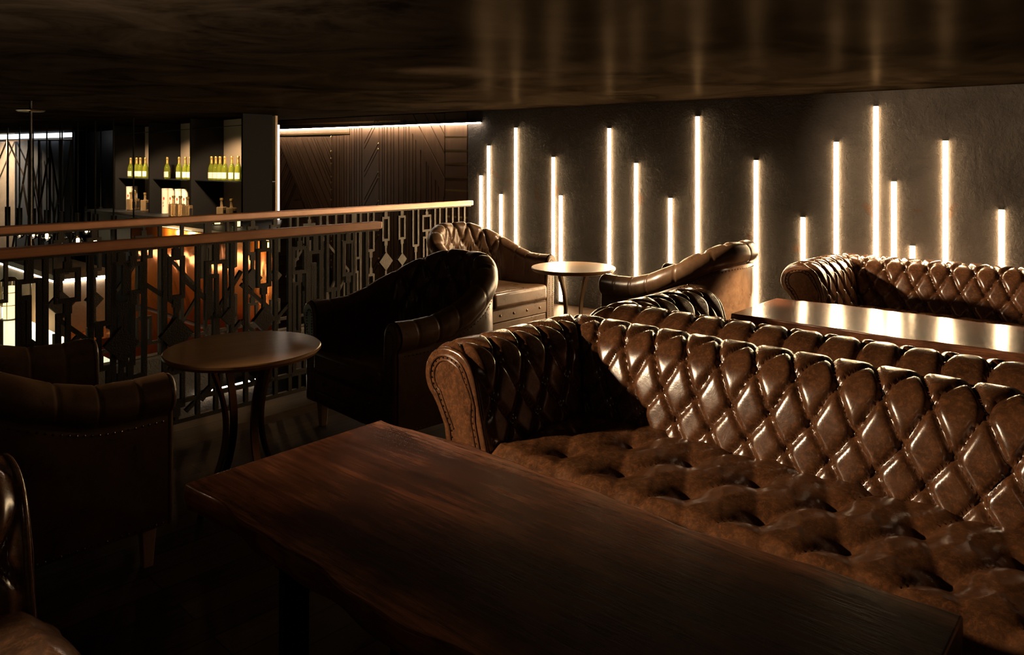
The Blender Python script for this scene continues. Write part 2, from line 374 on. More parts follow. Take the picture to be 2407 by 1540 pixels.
# ================================================================== lamp tubes on the wall
TUBES = [(1131,412),(1149,342),(1178,456),(1213,300),(1301,369),(1318.5,459),(1432.5,301),(1495.5,383),(1576,465),(1640,273),(1777.5,376),(1887.5,510),(1966,333),(2059,249),(2101.5,426),(2145,577),(2222.5,330),(2354.5,492)]
ORD = ['first','second','third','fourth','fifth','sixth','seventh','eighth','ninth','tenth','eleventh','twelfth','thirteenth','fourteenth','fifteenth','sixteenth','seventeenth','eighteenth']
NOTE = {0:'short', 1:'', 2:'low', 3:'tall', 4:'', 5:'low', 6:'tall', 7:'', 8:'low', 9:'very tall', 10:'by the side-on armchair', 11:'low', 12:'tall', 13:'tallest of all', 14:'', 15:'shortest stub', 16:'tall', 17:'low'}
tube_parts = []
for i, (px, py) in enumerate(TUBES):
    p, t = on_line(px, WA + WN*0.008, WB + WN*0.008)
    ztop = HC - (py - HOR)/F_PX*t
    z0 = 0.03 if i not in (15,) else 0.55
    if i == 4: z0 = 0.30
    root = empty('wall_lamp', (p.x, p.y, z0), math.atan2(WU.y, WU.x),
                 '%s light tube from the left on the plaster wall%s' % (ORD[i], (', ' + NOTE[i]) if NOTE[i] else ''), 'light tube', 'light tubes on the plaster wall')
    h = ztop - z0
        # local +y of the root points along the wall normal or away from it
    s = 1 if (Matrix.Rotation(root.rotation_euler.z, 3, 'Z') @ Vector((0,1,0))).dot(WN) > 0 else -1
    MB().box(-0.020, 0.020, -s*0.001, s*0.007, 0.004, h-0.004).build('tube', M['led'], root, bevel=0.003, smooth=False)
    b = MB(); b.box(-0.018, 0.018, -s*0.008, -s*0.0012, 0.0, h); b.box(-0.020, 0.020, -s*0.001, s*0.004, 0, 0.004); b.box(-0.020, 0.020, -s*0.001, s*0.004, h-0.004, h)
    b.build('mounting_rail', M['gunmetal'], root, smooth=False)
# linear light over the cladding and the upright one on the bar column
o1 = PA + WN*0.085
a, ta = on_line(640, o1, o1 + PU); b_, tb = on_line(1129, o1, o1 + PU)
za = HC - (306 - HOR)/F_PX*ta; zb = HC - (288.5 - HOR)/F_PX*tb
root = empty('linear_light', (b_.x, b_.y, 0), 0, 'long thin white light strip running along the top of the dark wood cladding', 'light strip')
d = Vector((a.x-b_.x, a.y-b_.y, 0))
dn = d.normalized()
def strip(z0a, z0b, z1a, z1b, n0, n1):
    vs = []
    for (base, z0, z1) in ((Vector((0,0,0)), z0b, z1b), (d, z0a, z1a)):
        for n in (n0, n1):
            for z in (z0, z1): vs.append(base + WN*n + Vector((0,0,z)))
    return MB().add(vs, [(0,1,3,2),(4,6,7,5),(0,4,5,1),(2,3,7,6),(0,2,6,4),(1,5,7,3)])
strip(za-0.009, zb-0.009, za+0.006, zb+0.006, -0.015, 0.010).build('diffuser', M['led_line'], root, smooth=False)
strip(za+0.0065, zb+0.0065, za+0.018, zb+0.018, -0.050, 0.014).build('housing', M['black_metal'], root, smooth=False)
# ================================================================== railings
def railing(name, A, B, pattern, ztop, label):
    L = (B-A).length; u = (B-A).normalized()
    root = empty(name, A, math.atan2(u.y, u.x), label, 'railing')
    MB().box(-0.02, L, -0.034, 0.034, ztop-0.052, ztop).build('handrail', M['handrail'], root, bevel=0.008)
    for z in (0.055, 0.165):
        MB().box(0, L-0.02, -0.012, 0.012, z-0.012, z+0.012).build('bottom_rail', M['iron'], root, smooth=False)
    MB().box(0, L-0.02, -0.015, 0.015, ztop-0.066, ztop-0.052).build('top_rail', M['iron'], root, smooth=False)
    w = 0.012; top = ztop-0.066
    def bar(x, z0, z1, hw=None, nm='baluster'):
        hw = hw or w
        MB().box(x-hw, x+hw, -0.012, 0.012, z0, z1).build(nm, M['iron'], root, smooth=False)
    def frame(m, x, z0, z1, hx, th=0.011):
        m.box(x-hx, x-hx+2*th, -0.012, 0.012, z0, z1); m.box(x+hx-2*th, x+hx, -0.012, 0.012, z0, z1)
        m.box(x-hx+2*th, x+hx-2*th, -0.012, 0.012, z1-2*th, z1); m.box(x-hx+2*th, x+hx-2*th, -0.012, 0.012, z0, z0+2*th)
    for it in pattern:
        k, x = it[0], it[1]
        if x < 0.02 or x > L-0.05: continue
        if k == 'bar': bar(x, 0.067, top)
        elif k == 'U':                                        # two bars joined above, neck and rod, two bars joined below
            hx = it[2]; m = MB()
            for sx in (-1, 1): m.box(x+sx*hx-w*0.9, x+sx*hx+w*0.9, -0.012, 0.012, 0.66, top); m.box(x+sx*hx-w*0.9, x+sx*hx+w*0.9, -0.012, 0.012, 0.067, 0.44)
            m.box(x-hx, x+hx, -0.0118, 0.0118, 0.655, 0.68); m.box(x-hx, x+hx, -0.0118, 0.0118, 0.42, 0.445)
            m.box(x-0.018, x+0.018, -0.0125, 0.0125, 0.60, 0.655); m.box(x-0.018, x+0.018, -0.0125, 0.0125, 0.445, 0.50); m.box(x-0.010, x+0.010, -0.0115, 0.0115, 0.50, 0.60)
            m.build('forked_baluster', M['iron'], root, smooth=False)
        elif k == 'D':                                        # rod, neck, tall frame, rod, diamond plate, mirrored below
            hd = it[2]; m = MB(); zc = 0.545
            m.box(x-0.011, x+0.011, -0.0115, 0.0115, zc+hd*0.8, top); 
            MBf = MB()
            for z0, z1 in ((0.985, top), (zc-0.2, zc+0.2), (0.067, 0.13)):
                MB().box(x-0.011, x+0.011, -0.0115, 0.0115, z0, z1).build('baluster', M['iron'], root, smooth=False)
            for z0, z1 in ((0.745, 0.985), (0.13, 0.345)):
                MBf = MB(); frame(MBf, x, z0, z1, 0.048)
                MBf.box(x-0.020, x+0.020, -0.0125, 0.0125, z1, z1+0.045); MBf.box(x-0.020, x+0.020, -0.0125, 0.0125, z0-0.045, z0)
                MBf.build('frame_ornament', M['iron'], root, smooth=False)
            q = [Vector((x+hd, -0.016, zc)), Vector((x, -0.016, zc+hd*1.05)), Vector((x-hd, -0.016, zc)), Vector((x, -0.016, zc-hd*1.05))]
            MB().prism(q, (0, 0.032, 0)).build('diamond_plate', M['iron'], root, smooth=False)
        elif k == 'B':                                        # square frames in a ladder
            m = MB(); hx = it[2]; z0 = it[3] if len(it) > 3 else 0.0
            m.box(x-0.010, x+0.010, -0.0115, 0.0115, 1.0, top); m.box(x-0.018, x+0.018, -0.0125, 0.0125, 0.97, 1.01)
            frame(m, x, 0.80-z0, 0.975, hx); m.box(x-0.018, x+0.018, -0.0125, 0.0125, 0.745-z0, 0.80-z0)
            frame(m, x-0.02, 0.42, 0.75-z0, hx*0.55); m.box(x-0.03, x+0.0, -0.0125, 0.0125, 0.36, 0.42)
            frame(m, x, 0.17, 0.37, hx*0.9); m.box(x-0.010, x+0.010, -0.0115, 0.0115, 0.067, 0.17)
            m.build('frame_ornament', M['iron'], root, smooth=False)
        elif k == 'N':                                        # nested frame
            m = MB(); hx = it[2]
            m.box(x-0.018, x+0.018, -0.0125, 0.0125, 0.93, top); frame(m, x, 0.60, 0.94, hx); frame(m, x-0.015, 0.60, 0.86, hx*0.45)
            m.box(x-0.02, x+0.02, -0.0125, 0.0125, 0.48, 0.60); frame(m, x, 0.20, 0.49, hx*0.6); m.box(x-0.012, x+0.012, -0.0115, 0.0115, 0.067, 0.2)
            m.build('frame_ornament', M['iron'], root, smooth=False)
        elif k == 'Z':                                        # diagonal flat bar from (x, z0) to (x2, z1)
            x2, z0, z1 = it[2], it[3], it[4]
            a = math.atan2(z1-z0, x2-x); ln = math.hypot(x2-x, z1-z0)
            MB().box(0, ln, -0.0105, 0.0105, -0.011, 0.011, Matrix.Translation((x, 0.0, z0)) @ Matrix.Rotation(-a, 4, 'Y')).build('diagonal_bar', M['iron'], root, smooth=False)
        elif k == 'P':                                        # small diamond plate
            hd, zc = it[2], it[3]
            q = [Vector((x+hd, -0.0155, zc)), Vector((x, -0.0155, zc+hd*1.05)), Vector((x-hd, -0.0155, zc)), Vector((x, -0.0155, zc-hd*1.05))]
            MB().prism(q, (0, 0.031, 0)).build('diamond_plate', M['iron'], root, smooth=False)
    return root
def unit(x0):
    u = lambda X: x0 + (X - 4.375)
    p = [('U', u(4.41), 0.036), ('D', u(4.602), 0.088), ('D', u(4.818), 0.062), ('U', u(5.008), 0.037), ('B', u(5.167), 0.065)]
    p += [('bar', u(X)) for X in (5.29, 5.364, 5.462, 5.562, 5.657, 5.753)]
    return p
pat2 = []; off = F2A.x
for k in range(4):
    q_ = unit(4.375 - off - 1.47*k)
    if k >= 2: q_ = [e for e in q_ if not (e[0] == 'bar' and round((e[1]+off+1.47*k)*1000) in (5364, 5562, 5753)) and e[0] != 'U']
    pat2 += q_
for k in range(1, 4):
    b = 4.375 - off - 1.47*k
    pat2 += [('Z', b+0.92, b+1.24, 0.86, 0.50), ('Z', b+1.24, b+1.06, 0.50, 0.24), ('Z', b+0.55, b+0.74, 0.52, 0.78), ('Z', b+0.92, b+1.08, 0.14, 0.42), ('N', b+1.31, 0.07)]
railing('iron_railing', F2A, F2B, pat2, 1.10, 'far openwork iron railing with wooden handrail, running to the lamp wall')
o = F1A.x; pat1 = []
for X in (0.10,0.28,0.47,0.66,0.86,1.15,1.36,1.47,1.63,1.74,1.93,2.14,2.23,2.43,2.53,2.66,2.77,2.90,3.03,3.14,3.22):
    pat1.append(('bar', X-o))
for X in (1.078, 0.40, 2.35): pat1.append(('D', X-o, 0.0 if X == 1.078 else 0.075))
pat1 = [q for q in pat1 if not (q[0] == 'D' and q[2] == 0.0)] + [('N', 1.078-o, 0.055), ('N', 2.04-o, 0.068), ('N', 2.72-o, 0.05), ('B', 1.25-o, 0.06), ('B', 1.57-o, 0.055), ('D', 1.805-o, 0.095), ('D', 1.51-o, 0.09), ('U', 1.40-o, 0.045), ('B', 2.60-o, 0.055), ('D', 2.98-o, 0.07), ('U', 2.86-o, 0.045)]
Z = [(0.95,1.14,0.50,0.62),(1.078,1.30,0.64,0.44),(0.95,1.078,0.52,0.64),(1.078,0.90,0.40,0.24),(1.10,1.32,0.40,0.18),(1.16,1.30,0.48,0.62),(1.30,1.42,0.44,0.32),(1.21,1.36,0.72,0.58),
     (1.60,1.82,0.14,0.42),(1.62,1.80,0.86,0.72),(1.84,2.12,0.86,0.58),(2.02,2.20,0.60,0.86),(2.20,2.40,0.78,0.60),(2.20,2.55,0.56,0.22),(2.0,2.2,0.36,0.56),(2.42,2.55,0.52,0.64),(2.55,2.80,0.22,0.52),(2.80,2.68,0.52,0.64),(2.72,2.90,0.24,0.44),(1.45,1.66,0.30,0.10),(2.02,1.86,0.22,0.10),(2.28,2.12,0.18,0.36),(2.12,2.30,0.36,0.16),(1.95,2.1,0.14,0.3)]
for (a, b, z0, z1) in Z: pat1.append(('Z', a-o, b-o, z0, z1))
pat1 += [('P', 1.22-o, 0.05, 0.52), ('P', 2.12-o, 0.05, 0.60), ('P', 2.16-o, 0.06, 0.34), ('P', 2.60-o, 0.055, 0.36)]
railing('iron_railing', F1A, F1B, pat1, 1.10, 'near openwork iron railing with wooden handrail that ends free before the wall')
# thin light on the stair wall under the far railing
p = on_x(0,0,1) if False else None
a, ta = on_line(467, F2A - f2n*0.07, F2B - f2n*0.07); b_, tb = on_line(617, F2A - f2n*0.07, F2B - f2n*0.07)
root = empty('stair_light', (a.x, a.y, -0.29), math.atan2(f2u.y, f2u.x), 'thin lit strip low on the concrete stair wall, seen under the near round table', 'light strip')
Ls = (b_-a).length
MB().box(0, Ls, -0.012, 0.008, -0.018, 0.018).build('diffuser', M['led_white'], root, smooth=False)
MB().box(-0.01, Ls+0.01, -0.012, 0.010, 0.018, 0.026).build('housing', M['black_metal'], root, smooth=False)

# ================================================================== sofas
SL = 2.80; HY = SL/2
PROF = [(0.08,0.27,-0.8),(0.105,0.345,0),(0.135,0.45,1),(0.16,0.555,2),(0.185,0.64,2.6),(0.215,0.692,3.0),(0.265,0.728,3.4),(0.35,0.738,4.0),(0.42,0.715,4.5),(0.463,0.665,5.0),(0.472,0.605,5.5),(0.452,0.555,5.9),(0.425,0.53,6.2)]
def cat(p, n):
    """Catmull-Rom resample of an (x,z,r) list"""
    P = [Vector(q) for q in p]; P = [P[0]*2-P[1]] + P + [P[-1]*2-P[-2]]; out = []
    for i in range(1, len(P)-2):
        for k in range(n):
            t = k/n; a, b, c, d = P[i-1], P[i], P[i+1], P[i+2]
            out.append(0.5*((2*b) + (c-a)*t + (2*a-5*b+4*c-d)*t*t + (3*b-a-3*c+d)*t**3))
    out.append(P[-2]); return out
PC = cat(PROF, 8)
def pnorm(i):
    a, b = PC[max(0,i-1)], PC[min(len(PC)-1,i+1)]
    tx, tz = b.x-a.x, b.y-a.y; L = math.hypot(tx, tz); return (-tz/L, tx/L)       # points to the front / up
def tuft(s, r, a):
    """height 0..1 of a diamond-buttoned surface at length s and row r"""
    if r <= 4.0:
        u, v = s/a + r/2, s/a - r/2
        cu, cv = 1-abs(math.sin(math.pi*u)), 1-abs(math.sin(math.pi*v))
        h = (1-cu**4.4)*(1-cv**4.4)
    else:
        c = 1-abs(math.sin(math.pi*s/a)); h = (1-c**4.4)**1.7
        h = h*(1-0.35*sstep(5.2, 6.2, r))
    return h
def dimple(s, r, a):
    best = 9
    for rr in (math.floor(r), math.ceil(r)):
        if rr > 4: continue
        ph = s/a + rr/2; ds = (ph - round(ph))*a; dr = (r-rr)*0.115
        best = min(best, math.hypot(ds, dr))
    return math.exp(-(best/0.016)**2)
TA = 0.155
def roll_strip(ends, phase, amp=0.026):
    """ends(d) -> (s0, s1, fade0, fade1) along-run range for depth d behind the outer face; returns point grid (s, x, z)"""
    P = []
    for i, q in enumerate(PC):
        nx, nz = pnorm(i); s0, s1, f0, f1 = ends(0.5 - q.x)
        row = []; N = int((SL if f1 else 1.0)/0.0105)
        for j in range(N+1):
            s = s0 + (s1-s0)*j/N
            w = 1.0
            if f0: w *= min(1, (s-s0)/0.035)**0.6 if s > s0 else 0
            if f1: w *= min(1, (s1-s)/0.035)**0.6 if s < s1 else 0
            h = amp*tuft(s-phase, q.z, TA)*w - 0.014*dimple(s-phase, q.z, TA)*w
            h *= sstep(6.25, 5.7, q.z) if q.z > 5.7 else 1
            row.append((s, q.x + nx*h, q.y + nz*h))
        P.append(row)
    return P
def make_sofa(label):
    root = empty('chesterfield_sofa', (0,0,0), 0, label, 'sofa', 'buttoned chesterfield sofas')
    lm = M['sofa']
    MB().box(-0.46, 0.42, -HY+0.175, HY-0.175, 0.075, 0.30).build('base', lm, root, bevel=0.012)
    # back: rolls over the rear, mitred into the arms
    P = roll_strip(lambda d: (-(HY-d), HY-d, True, True), 0.0)
    g = MB(); g.grid([[Vector((x, s, z)) for (s, x, z) in R] for R in P])
    g.box(0.36, 0.425, -HY+0.09, HY-0.09, 0.10, 0.60)
    back = g.build('backrest', lm, root, sharp=75)
    btn = MB(); btn.lathe([(0.001,-0.004),(0.011,-0.004),(0.012,0.001),(0.008,0.006),(0.001,0.008)], 10)
    bmesh_btn = None
    def button(par, loc, nrm):
        nonlocal bmesh_btn
        if bmesh_btn is None:
            o = btn.build('button', lm, par); bmesh_btn = o.data
        else:
            o = bpy.data.objects.new('button', bmesh_btn); COL.objects.link(o); o.parent = par
        o.location = loc; o.rotation_euler = Vector(nrm).to_track_quat('Z','Y').to_euler()
    def at_row(r):
        i = min(range(len(PC)), key=lambda k: abs(PC[k].z - r)); return PC[i], pnorm(i)
    for r in (1, 2, 3, 4):
        q, (nx, nz) = at_row(r); d = 0.5-q.x
        for k in range(-9, 10):
            s = (k + (0.5 if r % 2 else 0))*TA
            if abs(s) > HY-d-0.05: continue
            button(back, (q.x - nx*0.010, s, q.y - nz*0.010), (nx, 0, nz))
    for sy in (1, -1):
        P = roll_strip(lambda d: (-0.485, 0.5-d, False, True), -0.485+0.06)
        rows = []
        for i, R in enumerate(P):
            rr = []
            for (s, x, z) in R:
                f = sstep(-0.485, -0.44, s)                 # draw the lobes in towards the front facing
                q = PC[i]; xx = q.x + (x-q.x)*(0.15+0.85*f) ; zz = q.y + (z-q.y)*(0.15+0.85*f)
                rr.append(Vector((s, sy*(HY-0.5+xx), zz)))
            rows.append(rr)
        g = MB(); g.grid(rows)
        g.box(-0.47, 0.40, sy*(HY-0.24) if sy > 0 else -(HY-0.165), sy*(HY-0.165) if sy > 0 else -(HY-0.24), 0.10, 0.60)
        arm = g.build('arm', lm, root, sharp=75)
        for r in (1, 2, 3):
            q, (nx, nz) = at_row(r)
            for k in range(0, 6):
                s = -0.425 + (k + (0.5 if r % 2 else 0))*TA
                if s > 0.5-(0.5-q.x)-0.05 or s < -0.40: continue
                button(arm, (s, sy*(HY-0.5+q.x-nx*0.010), q.y-nz*0.010), (0, sy*nx, nz))
        # front facing of the arm: scroll outline
        def outline(ins):
            pts = [(PC[i].x, PC[i].y) for i in range(0, len(PC), 3)]
            pts = [(0.10, 0.09), (0.10, 0.2)] + pts + [(0.395, 0.49), (0.352, 0.42), (0.338, 0.34), (0.335, 0.09)]
            cx_, cz_ = 0.29, 0.5
            out = []
            for (x, z) in pts:
                if ins: 
                    dx, dz = x-0.275, z-(0.62 if z > 0.5 else z); L = math.hypot(dx, dz) or 1
                    x, z = x-dx/L*ins, z-dz/L*ins
                out.append((x, z))
            return out
        fo = [Vector((-0.483, sy*(HY-0.5+x), z)) for (x, z) in outline(-0.006)]
        pan = MB(); pan.prism(fo, (-0.022, 0, 0))
        panel = pan.build('arm_front', lm, root, bevel=0.009, seg=3)
        pin = [Vector((-0.507, sy*(HY-0.5+x), z)) for (x, z) in outline(0.030)]
        MB().tube(pin, 0.0055, 6).build('piping', lm, panel)
        pin2 = [Vector((-0.506, sy*(HY-0.5+x), z)) for (x, z) in outline(0.055)]
        MB().tube(pin2[2:-2], 0.0045, 6).build('piping', lm, panel)
        nb = MB(); acc = 0; pin3 = [Vector((-0.506, sy*(HY-0.5+x), z)) for (x, z) in outline(0.042)]
        for a_, b2 in zip(pin3, pin3[1:]):
            L = (b2-a_).length; d_ = (b2-a_)/L if L else Vector((0,0,0)); t_ = 0.026-acc
            while t_ <= L:
                c = a_ + d_*t_
                nb.add([c+Vector((-0.004,0,0))] + [c+Vector((0.001, 0.005*math.cos(k*math.pi/3), 0.005*math.sin(k*math.pi/3))) for k in range(6)], [(0,k+1,(k+1)%6+1) for k in range(6)])
                t_ += 0.026
            acc = (L - (t_-0.026))
        nb.build('nailhead_trim', M['nail'], panel)
    # seat: one deep-buttoned bench
    SA = 0.262; y0 = HY-0.375; rows = []
    nx_, ny_ = 66, 200
    for i in range(nx_+1):
        x = -0.53 + 0.66*i/nx_; R = []
        for j in range(ny_+1):
            y = -y0 + 2*y0*j/ny_
            r = (x+0.30)/0.25
            u, v = y/SA + r/2 + 0.1, y/SA - r/2 + 0.1
            cu, cv = 1-abs(math.sin(math.pi*u)), 1-abs(math.sin(math.pi*v))
            du = (u-round(u)); dv = (v-round(v)); bd = math.hypot((du+dv)/2*SA, (du-dv)*0.25)
            h = 1 - 0.80*math.exp(-(bd/0.055)**1.3) - 0.30*cu**4 - 0.12*cv**4
            e = min(1, (0.53+x)/0.09)**0.5 if x > -0.53 else 0
            ey = min(1, (y0-abs(y))/0.05)**0.5
            R.append(Vector((x - 0.02*(1-0), y, 0.290 + (0.060*h + 0.057)*min(e, 1)*ey)))
        rows.append(R)
    g = MB(); g.grid(rows); g.box(-0.548, 0.11, -y0+0.004, y0-0.004, 0.20, 0.292)
    seat = g.build('seat', lm, root, sharp=80)
    for sx in (-0.40, 0.36):
        for sy in (-1, 1):
            MB().lathe([(0.022,0.0),(0.034,0.02),(0.036,0.05),(0.028,0.078)], 14, (sx, sy*(HY-0.24), 0)).build('leg', M['black'], root)
    return root
SY = 2.50 - HY
sofa = make_sofa('brown buttoned leather sofa in front, deep seat facing the near plank table')
sofa.location = (2.595, SY, 0)
s2 = dup(sofa, (3.655, SY, 0), math.pi, 'buttoned leather sofa seen from behind, back to back with the front sofa')
s3 = dup(sofa, (6.13, SY, 0), 0, 'far buttoned leather sofa against the plaster wall under the light tubes')
s4 = dup(sofa, (0.04, SY-0.03, 0), math.pi, 'buttoned leather sofa cut off at the lower left corner, only arm and seat end showing')
for ch in s4.children:
    if ch.name.startswith('seat'): ch.location.z = 0.06
# ================================================================== armchairs
CW, CF = 0.41, 0.43                               # half width at the crown, front of the arms
PLEN = 2*CF + math.pi*CW
def path(d):
    """crown line of the shell: point and outward normal at run d from the right arm front"""
    if d <= CF: return Vector((CF-d, -CW, 0)), Vector((0,-1,0))
    if d >= PLEN-CF: return Vector((d-(PLEN-CF), CW, 0)), Vector((0,1,0))
    a = -math.pi/2 - (d-CF)/CW
    n = Vector((math.cos(a), math.sin(a), 0)); return n*CW, n
def crown(d):
    e = min(d, PLEN-d); return 0.715 + 0.255*sstep(0.16, 0.98, e)
def section(zc, n=1):
    p = [(-0.078,0.30,0),(-0.080,0.42,0.8),(-0.078,zc-0.27,1.8),(-0.070,zc-0.17,2.9),(-0.066,zc-0.11,3.4)]
    for k in range(13):
        a = math.radians(172 - k*(172+62)/12)
        p.append((0.064*math.cos(a), zc-0.074+0.074*math.sin(a), 3.6+k*0.2))
    p.append((0.026, zc-0.155, 6.3))
    return p
SEAMS = [0.11, 0.24, 0.37, 0.56, 0.78, PLEN/2]
SEAMS = SEAMS + [PLEN-s for s in SEAMS[:-1]]
def make_chair(label):
    root = empty('tub_armchair', (0,0,0), 0, label, 'armchair', 'leather tub armchairs')
    lm = M['chair']; N = 260; rows = []
    for j in range(N+1):
        d = PLEN*j/N; p, n = path(d); zc = crown(d)
        sec = cat([(a, b, c) for a, b, c in section(zc)], 3)
        wb_ = sstep(0.62, 0.42, abs(d-PLEN/2))          # buttoned zone: the back
        R = []
        for i, q in enumerate(sec):
            a, b = sec[max(0,i-1)], sec[min(len(sec)-1,i+1)]
            tx, tz = b.x-a.x, b.y-a.y; L = math.hypot(tx, tz) or 1; no, nz = -tz/L, tx/L
            h = 0
            if q.z < 4.6 and wb_ > 0:
                rr = min(q.z*1.0, 3.95)
                h += wb_*0.026*(tuft(d-PLEN/2, rr, 0.165)-0.35)*sstep(4.6, 3.9, q.z)*sstep(-0.2, 0.5, q.z) - wb_*0.012*dimple(d-PLEN/2, rr, 0.165)
            if q.z > 2.6:
                for s in SEAMS: 
                    if abs(d-s) < 0.02: h -= 0.0045*math.exp(-((d-s)/0.0045)**2)
                h += 0.004*min(abs(d-s) for s in SEAMS)/0.1
            pt = p + n*(q.x + no*h); R.append(Vector((pt.x, pt.y, q.y + nz*h)))
        rows.append(R)
    g = MB(); g.grid(rows); g.build('rolled_back', lm, root, sharp=80)
    # outer skin
    rows = []
    for j in range(0, N+1, 2):
        d = PLEN*j/N; p, n = path(d); zc = crown(d)
        R = []
        for (o, z) in ((-0.06, zc-0.10), (0.030, zc-0.145), (0.034, zc-0.17), (0.034, 0.5), (0.032, 0.16), (-0.02, 0.155)):
            q = p + n*o; R.append(Vector((q.x, q.y, z)))
        rows.append(R)
    MB().grid(rows).build('outer_panel', lm, root, sharp=60)
    # nailheads: one row under the roll, one along the foot of the skin
    nb = MB(); nb2 = MB(); nb3 = MB()
    def nail(c, n, nb=nb):
        t = n.cross(Vector((0,0,1))); u = Vector((0,0,1))
        if abs(n.z) > 0.9: t, u = Vector((1,0,0)), Vector((0,1,0))
        nb.add([c+n*0.004]+[c-n*0.0005+(t*math.cos(k*math.pi/3)+u*math.sin(k*math.pi/3))*0.005 for k in range(6)], [(0,k+1,(k+1)%6+1) for k in range(6)])
    d = 0.02
    while d < PLEN-0.02:
        p, n = path(d); zc = crown(d); nail(p+n*0.0345+Vector((0,0,zc-0.168)), n); nail(p+n*0.0325+Vector((0,0,0.172)), n, nb2); d += 0.024
    # front facings of the arms
    for sy in (-1, 1):
        zc = 0.715
        out = [(-0.080,0.155),(-0.080,0.42)] + [(a, b) for a, b, c in section(zc)[2:-1]] + [(0.030,zc-0.16),(0.030,0.5),(0.028,0.155)]
        MB().prism([Vector((CF-0.002, sy*(CW+a), b)) for a, b in out], (0.026,0,0)).build('arm_front', lm, root, bevel=0.012, seg=3); nba = MB(); af = [o_ for o_ in root.children if o_.name.startswith('arm_front')][-1]
        ins = [(-0.042,0.18),(-0.042,0.5)] + [(-0.012+0.030*math.cos(math.radians(t)), zc-0.082+0.040*math.sin(math.radians(t))) for t in range(180, -1, -20)] + [(0.006,0.5),(-0.004,0.18)]
        acc = 0; pp = [Vector((CF+0.025, sy*(CW+a), b)) for a, b in ins]
        for a_, b2 in zip(pp, pp[1:]):
            L = (b2-a_).length; dd = (b2-a_)/L; t_ = 0.016-acc
            while t_ <= L: nail(a_+dd*t_, Vector((1,0,0)), nba); t_ += 0.016
            acc = L-(t_-0.016)
        nba.build('nailhead_trim', M['nail'], af)
    # frame below, seat cushion, banded front
    wi = CW-0.078
    def dshape(w, xf, n=24):
        return [Vector((xf, -w, 0))] + [Vector((w*math.cos(a), w*math.sin(a), 0)) for a in [-math.pi/2 - math.pi*k/n for k in range(n+1)]] + [Vector((xf, w, 0))]
    MB().prism([p+Vector((0,0,0.155)) for p in dshape(wi+0.06, CF-0.03)], (0,0,0.13)).build('frame', lm, root, bevel=0.004)
    MB().prism([p+Vector((0,0,0.335)) for p in dshape(wi-0.004, CF+0.045)], (0,0,0.135)).build('seat_cushion', lm, root, bevel=0.032, seg=5)
    fr = MB(); fr.box(CF-0.03, CF+0.020, -wi+0.002, wi-0.002, 0.155, 0.225); fr.box(CF-0.03, CF+0.026, -wi+0.002, wi-0.002, 0.225, 0.335)
    apron = fr.build('front_band', lm, root, bevel=0.008, seg=3)
    for z, xo in ((0.328, 0.0265), (0.232, 0.0265), (0.166, 0.0205)):
        y = -wi+0.015; nbf = MB()
        while y < wi-0.01: nail(Vector((CF+xo, y, z)), Vector((1,0,0)), nbf); y += 0.013
        nbf.build('nailhead_trim', M['nail'], apron)
    nb.build('nailhead_trim', M['nail'], root); nb2.build('nailhead_trim', M['nail'], root)
    for k in range(4):
        y = -0.24 + 0.16*k
        MB().lathe([(0.001,-0.004),(0.011,-0.003),(0.012,0.001),(0.008,0.006),(0.001,0.008)], 10).build('button', M['nail'], apron).matrix_basis = Matrix.Translation((CF+0.0265, y, 0.28)) @ Matrix.Rotation(math.pi/2, 4, 'Y')
    for sx, sy in ((0.38,-1),(0.38,1),(-0.20,-1),(-0.20,1)):
        y = sy*(CW-0.035 if sx > 0 else 0.24); lg = MB()
        tw, bw = 0.026, 0.017
        lg.add([(sx+a*tw, y+b*tw, 0.156) for a, b in ((-1,-1),(1,-1),(1,1),(-1,1))] + [(sx+a*bw, y+b*bw, 0.0) for a, b in ((-1,-1),(1,-1),(1,1),(-1,1))], [(0,1,2,3),(7,6,5,4),(0,4,5,1),(1,5,6,2),(2,6,7,3),(3,7,4,0)])
        lg.build('leg', M['legwood'], root, bevel=0.003)['label'] = 'tapered pale wooden leg'
    return root
c1 = make_chair('leather tub armchair at far left, its smooth outer side turned towards us')
c1.location = (0.745, 3.31, 0)
c2 = dup(c1, (2.785, 3.385, 0), math.pi - math.radians(3), 'dark leather tub armchair in the centre, open side facing the near round table')
c3 = dup(c1, (4.62, 4.71, 0), -math.pi/2, 'tub armchair in the far corner, brightly lit buttoned back, facing the far round table')
c4 = dup(c1, (4.82, 2.80, 0), math.pi/2, 'leather tub armchair seen side-on from behind, right of the far round table')

